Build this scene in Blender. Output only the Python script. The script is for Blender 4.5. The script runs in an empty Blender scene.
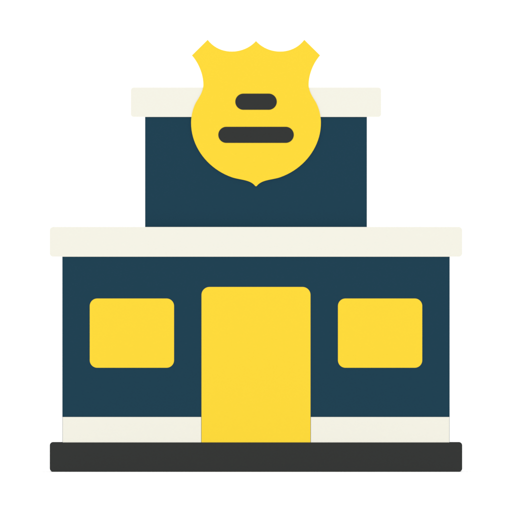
import bpy, bmesh, math

scene = bpy.context.scene

# ------------------------------------------------------------------ camera, light, exposure
PX = 50.0                      # picture pixels (512 wide) per metre
BASE = 471.8                   # picture row of the ground line
PITCH = math.radians(0.1)
DIST = 470.0
ZC = (BASE - 256.0) / PX
cam = bpy.data.cameras.new("camera")
cam.type = 'ORTHO'
cam.ortho_scale = 512.0 / PX
cam.clip_end = 5000.0
cam_ob = bpy.data.objects.new("camera", cam)
scene.collection.objects.link(cam_ob)
cam_ob.location = (0, -DIST * math.cos(PITCH), ZC + DIST * math.sin(PITCH))
cam_ob.rotation_euler = (math.pi / 2 - PITCH, 0, 0)
scene.camera = cam_ob

world = bpy.data.worlds.new("World")
scene.world = world
world.use_nodes = True
bg = world.node_tree.nodes["Background"]
bg.inputs["Color"].default_value = (1, 1, 1, 1)
bg.inputs["Strength"].default_value = 0.90

sun = bpy.data.lights.new("sun", 'SUN')
sun.energy = 5.0
sun.angle = math.radians(0.5)
sun_ob = bpy.data.objects.new("sun", sun)
scene.collection.objects.link(sun_ob)
sun_ob.rotation_euler = (math.radians(90 - 5), 0, 0)       # low and straight on, as the picture is lit

scene.view_settings.view_transform = 'Standard'
scene.view_settings.look = 'None'
scene.view_settings.exposure = 0.5
scene.view_settings.gamma = 1.0
scene.view_settings.use_curve_mapping = False

# ------------------------------------------------------------------ materials


def paint(name, rgb):
    m = bpy.data.materials.new(name)
    m.use_nodes = True
    b = m.node_tree.nodes["Principled BSDF"]
    b.inputs["Base Color"].default_value = (*rgb, 1)
    b.inputs["Roughness"].default_value = 1.0
    b.inputs["Specular IOR Level"].default_value = 0.0
    return m


NAVY = paint("navy_paint", (0.0044, 0.0155, 0.0248))
CREAM = paint("cream_paint", (0.2580, 0.2535, 0.2245))
YELLOW = paint("yellow_paint", (0.2810, 0.2005, 0.0129))
DARK = paint("charcoal_stone", (0.0109, 0.0115, 0.0111))
WHITE = paint("white_ground", (0.93, 0.93, 0.93))

# ------------------------------------------------------------------ shapes


def X(px): return (px - 256.0) / PX
def Z(py): return (BASE - py) / PX


def rounded(x0, y0, x1, y1, r, corners="tl tr br bl", n=12):
    """Outline of a rounded rectangle, picture units, clockwise from top left."""
    pts = []
    for key, cx, cy, a0 in (("tl", x0 + r, y0 + r, 180), ("tr", x1 - r, y0 + r, 270),
                            ("br", x1 - r, y1 - r, 0), ("bl", x0 + r, y1 - r, 90)):
        if r > 0 and key in corners:
            for i in range(n + 1):
                a = math.radians(a0 + 90 * i / n)
                pts.append((cx + r * math.cos(a), cy + r * math.sin(a)))
        else:
            pts.append((x0 if "l" in key else x1, y0 if "t" in key else y1))
    return pts


def bezier(p0, p1, p2, p3, n=20):
    out = []
    for i in range(n):
        t = i / n
        u = 1 - t
        out.append(tuple(u**3 * a + 3*u*u*t * b + 3*u*t*t * c + t**3 * d
                         for a, b, c, d in zip(p0, p1, p2, p3)))
    return out


def slab(name, pts, y_front, y_back, mat, parent=None):
    """An outline extruded through real depth."""
    clean = []
    for p in pts:
        if not clean or math.dist(p, clean[-1]) > 1e-4:
            clean.append(p)
    if math.dist(clean[0], clean[-1]) < 1e-4:
        clean.pop()
    bm = bmesh.new()
    f = [bm.verts.new((X(x), y_front, Z(y))) for x, y in clean]
    b = [bm.verts.new((X(x), y_back, Z(y))) for x, y in clean]
    bm.faces.new(f)
    bm.faces.new(b[::-1])
    for i in range(len(f)):
        j = (i + 1) % len(f)
        bm.faces.new((f[j], f[i], b[i], b[j]))
    bmesh.ops.recalc_face_normals(bm, faces=bm.faces[:])
    me = bpy.data.meshes.new(name)
    bm.to_mesh(me)
    bm.free()
    me.materials.append(mat)
    ob = bpy.data.objects.new(name, me)
    scene.collection.objects.link(ob)
    ob.parent = parent
    return ob


def thing(name, label, cat):
    o = bpy.data.objects.new(name, None)
    scene.collection.objects.link(o)
    o["label"], o["category"] = label, cat
    return o


# ------------------------------------------------------------------ ground
bm = bmesh.new()
R = 3000.0
vs = [bm.verts.new((R * math.cos(a * math.pi / 32), R * math.sin(a * math.pi / 32), -0.002)) for a in range(64)]
bm.faces.new(vs)
me = bpy.data.meshes.new("ground")
bm.to_mesh(me)
bm.free()
me.materials.append(WHITE)
ground = bpy.data.objects.new("ground", me)
scene.collection.objects.link(ground)
ground["kind"] = "structure"

# ------------------------------------------------------------------ police station
st = thing("police_station",
           "navy two-tier police station with cream cornices, yellow door and windows, on a charcoal plinth",
           "building")
D_LOW, D_UP = 4.6, 4.0
UP = 0.15                      # the upper storey stands back from the lower one

base = slab("plinth", rounded(49.75, 442.4, 462.25, 471.8, 3.4), -0.03, D_LOW + 0.05, DARK, st)
lower = slab("wall", rounded(62.3, 250.0, 449.7, 442.4, 0), 0.0, D_LOW, NAVY, st)
lower["label"] = "navy wall of the wide lower storey"
upper = slab("wall", rounded(145.1, 108.0, 366.9, 229.4, 0), UP, D_UP, NAVY, st)
upper["label"] = "navy wall of the narrow upper storey"
c_low = slab("cornice", rounded(49.75, 227.0, 462.25, 256.7, 3.5), -0.03, 0.35, CREAM, st)
c_low["label"] = "wide cream cornice over the lower storey"
c_up = slab("cornice", rounded(130.9, 87.6, 381.1, 116.95, 2.8), UP - 0.03, UP + 0.35, CREAM, st)
c_up["label"] = "short cream cornice behind the badge"

# roof slabs lie behind the cornices, a hand lower, so the cornice reads as a parapet
slab("roof", rounded(53.5, 229.5, 458.5, 256.7, 0), 0.351, D_LOW + 0.1, CREAM, st)
slab("roof", rounded(134.0, 90.0, 378.0, 116.95, 0), UP + 0.351, D_UP + 0.1, CREAM, st)
slab("skirting", rounded(62.65, 417.0, 201.15, 442.4, 0), -0.015, -0.001, CREAM, st)
slab("skirting", rounded(310.85, 417.0, 449.35, 442.4, 0), -0.015, -0.001, CREAM, st)
door = slab("door", rounded(201.5, 286.95, 310.5, 442.4, 8.0, "tl tr"), -0.015, -0.001, YELLOW, st)
for x0, x1 in ((89.75, 174.05), (337.95, 422.25)):
    slab("window", rounded(x0, 298.5, x1, 367.75, 7.5), -0.015, -0.001, YELLOW, st)

# ------------------------------------------------------------------ shield badge
half = []
half += bezier((256, 41), (244, 54.5), (220, 56), (207.7, 39.8))
half += [(207.7, 39.8)]
half += bezier((191.9, 55.4), (199, 63.5), (203.3, 75), (203.3, 84.5))
half += bezier((203.3, 84.5), (203.3, 92), (198.8, 97.5), (195.7, 103))
half += bezier((195.7, 103), (193, 108.5), (191.1, 115), (191.1, 123))
half += bezier((191.1, 123), (191.1, 147), (208, 169), (232, 177.3))
half += bezier((232, 177.3), (240, 180), (250.5, 179.5), (255.4, 186.2))
half += [(255.4, 186.2)]
outline = half + [(512 - x, y) for x, y in half[::-1]][:-1]
BF = UP - 0.048                 # front face of the shield, in front of the upper cornice
badge = thing("police_badge", "yellow police shield with two dark bars, mounted on the upper cornice", "sign")
slab("shield", outline, BF, UP - 0.031, YELLOW, badge)
b1 = slab("bar", rounded(235.3, 93.6, 276.8, 109.8, 8.1, n=20), BF - 0.008, BF - 0.001, DARK, badge)
b1["label"] = "short dark bar"
b2 = slab("bar", rounded(218.3, 126.8, 293.8, 142.9, 8.04, n=20), BF - 0.008, BF - 0.001, DARK, badge)
b2["label"] = "long dark bar"
slab("bracket", rounded(240, 150, 272, 158, 0), UP - 0.030, UP - 0.001, DARK, badge)
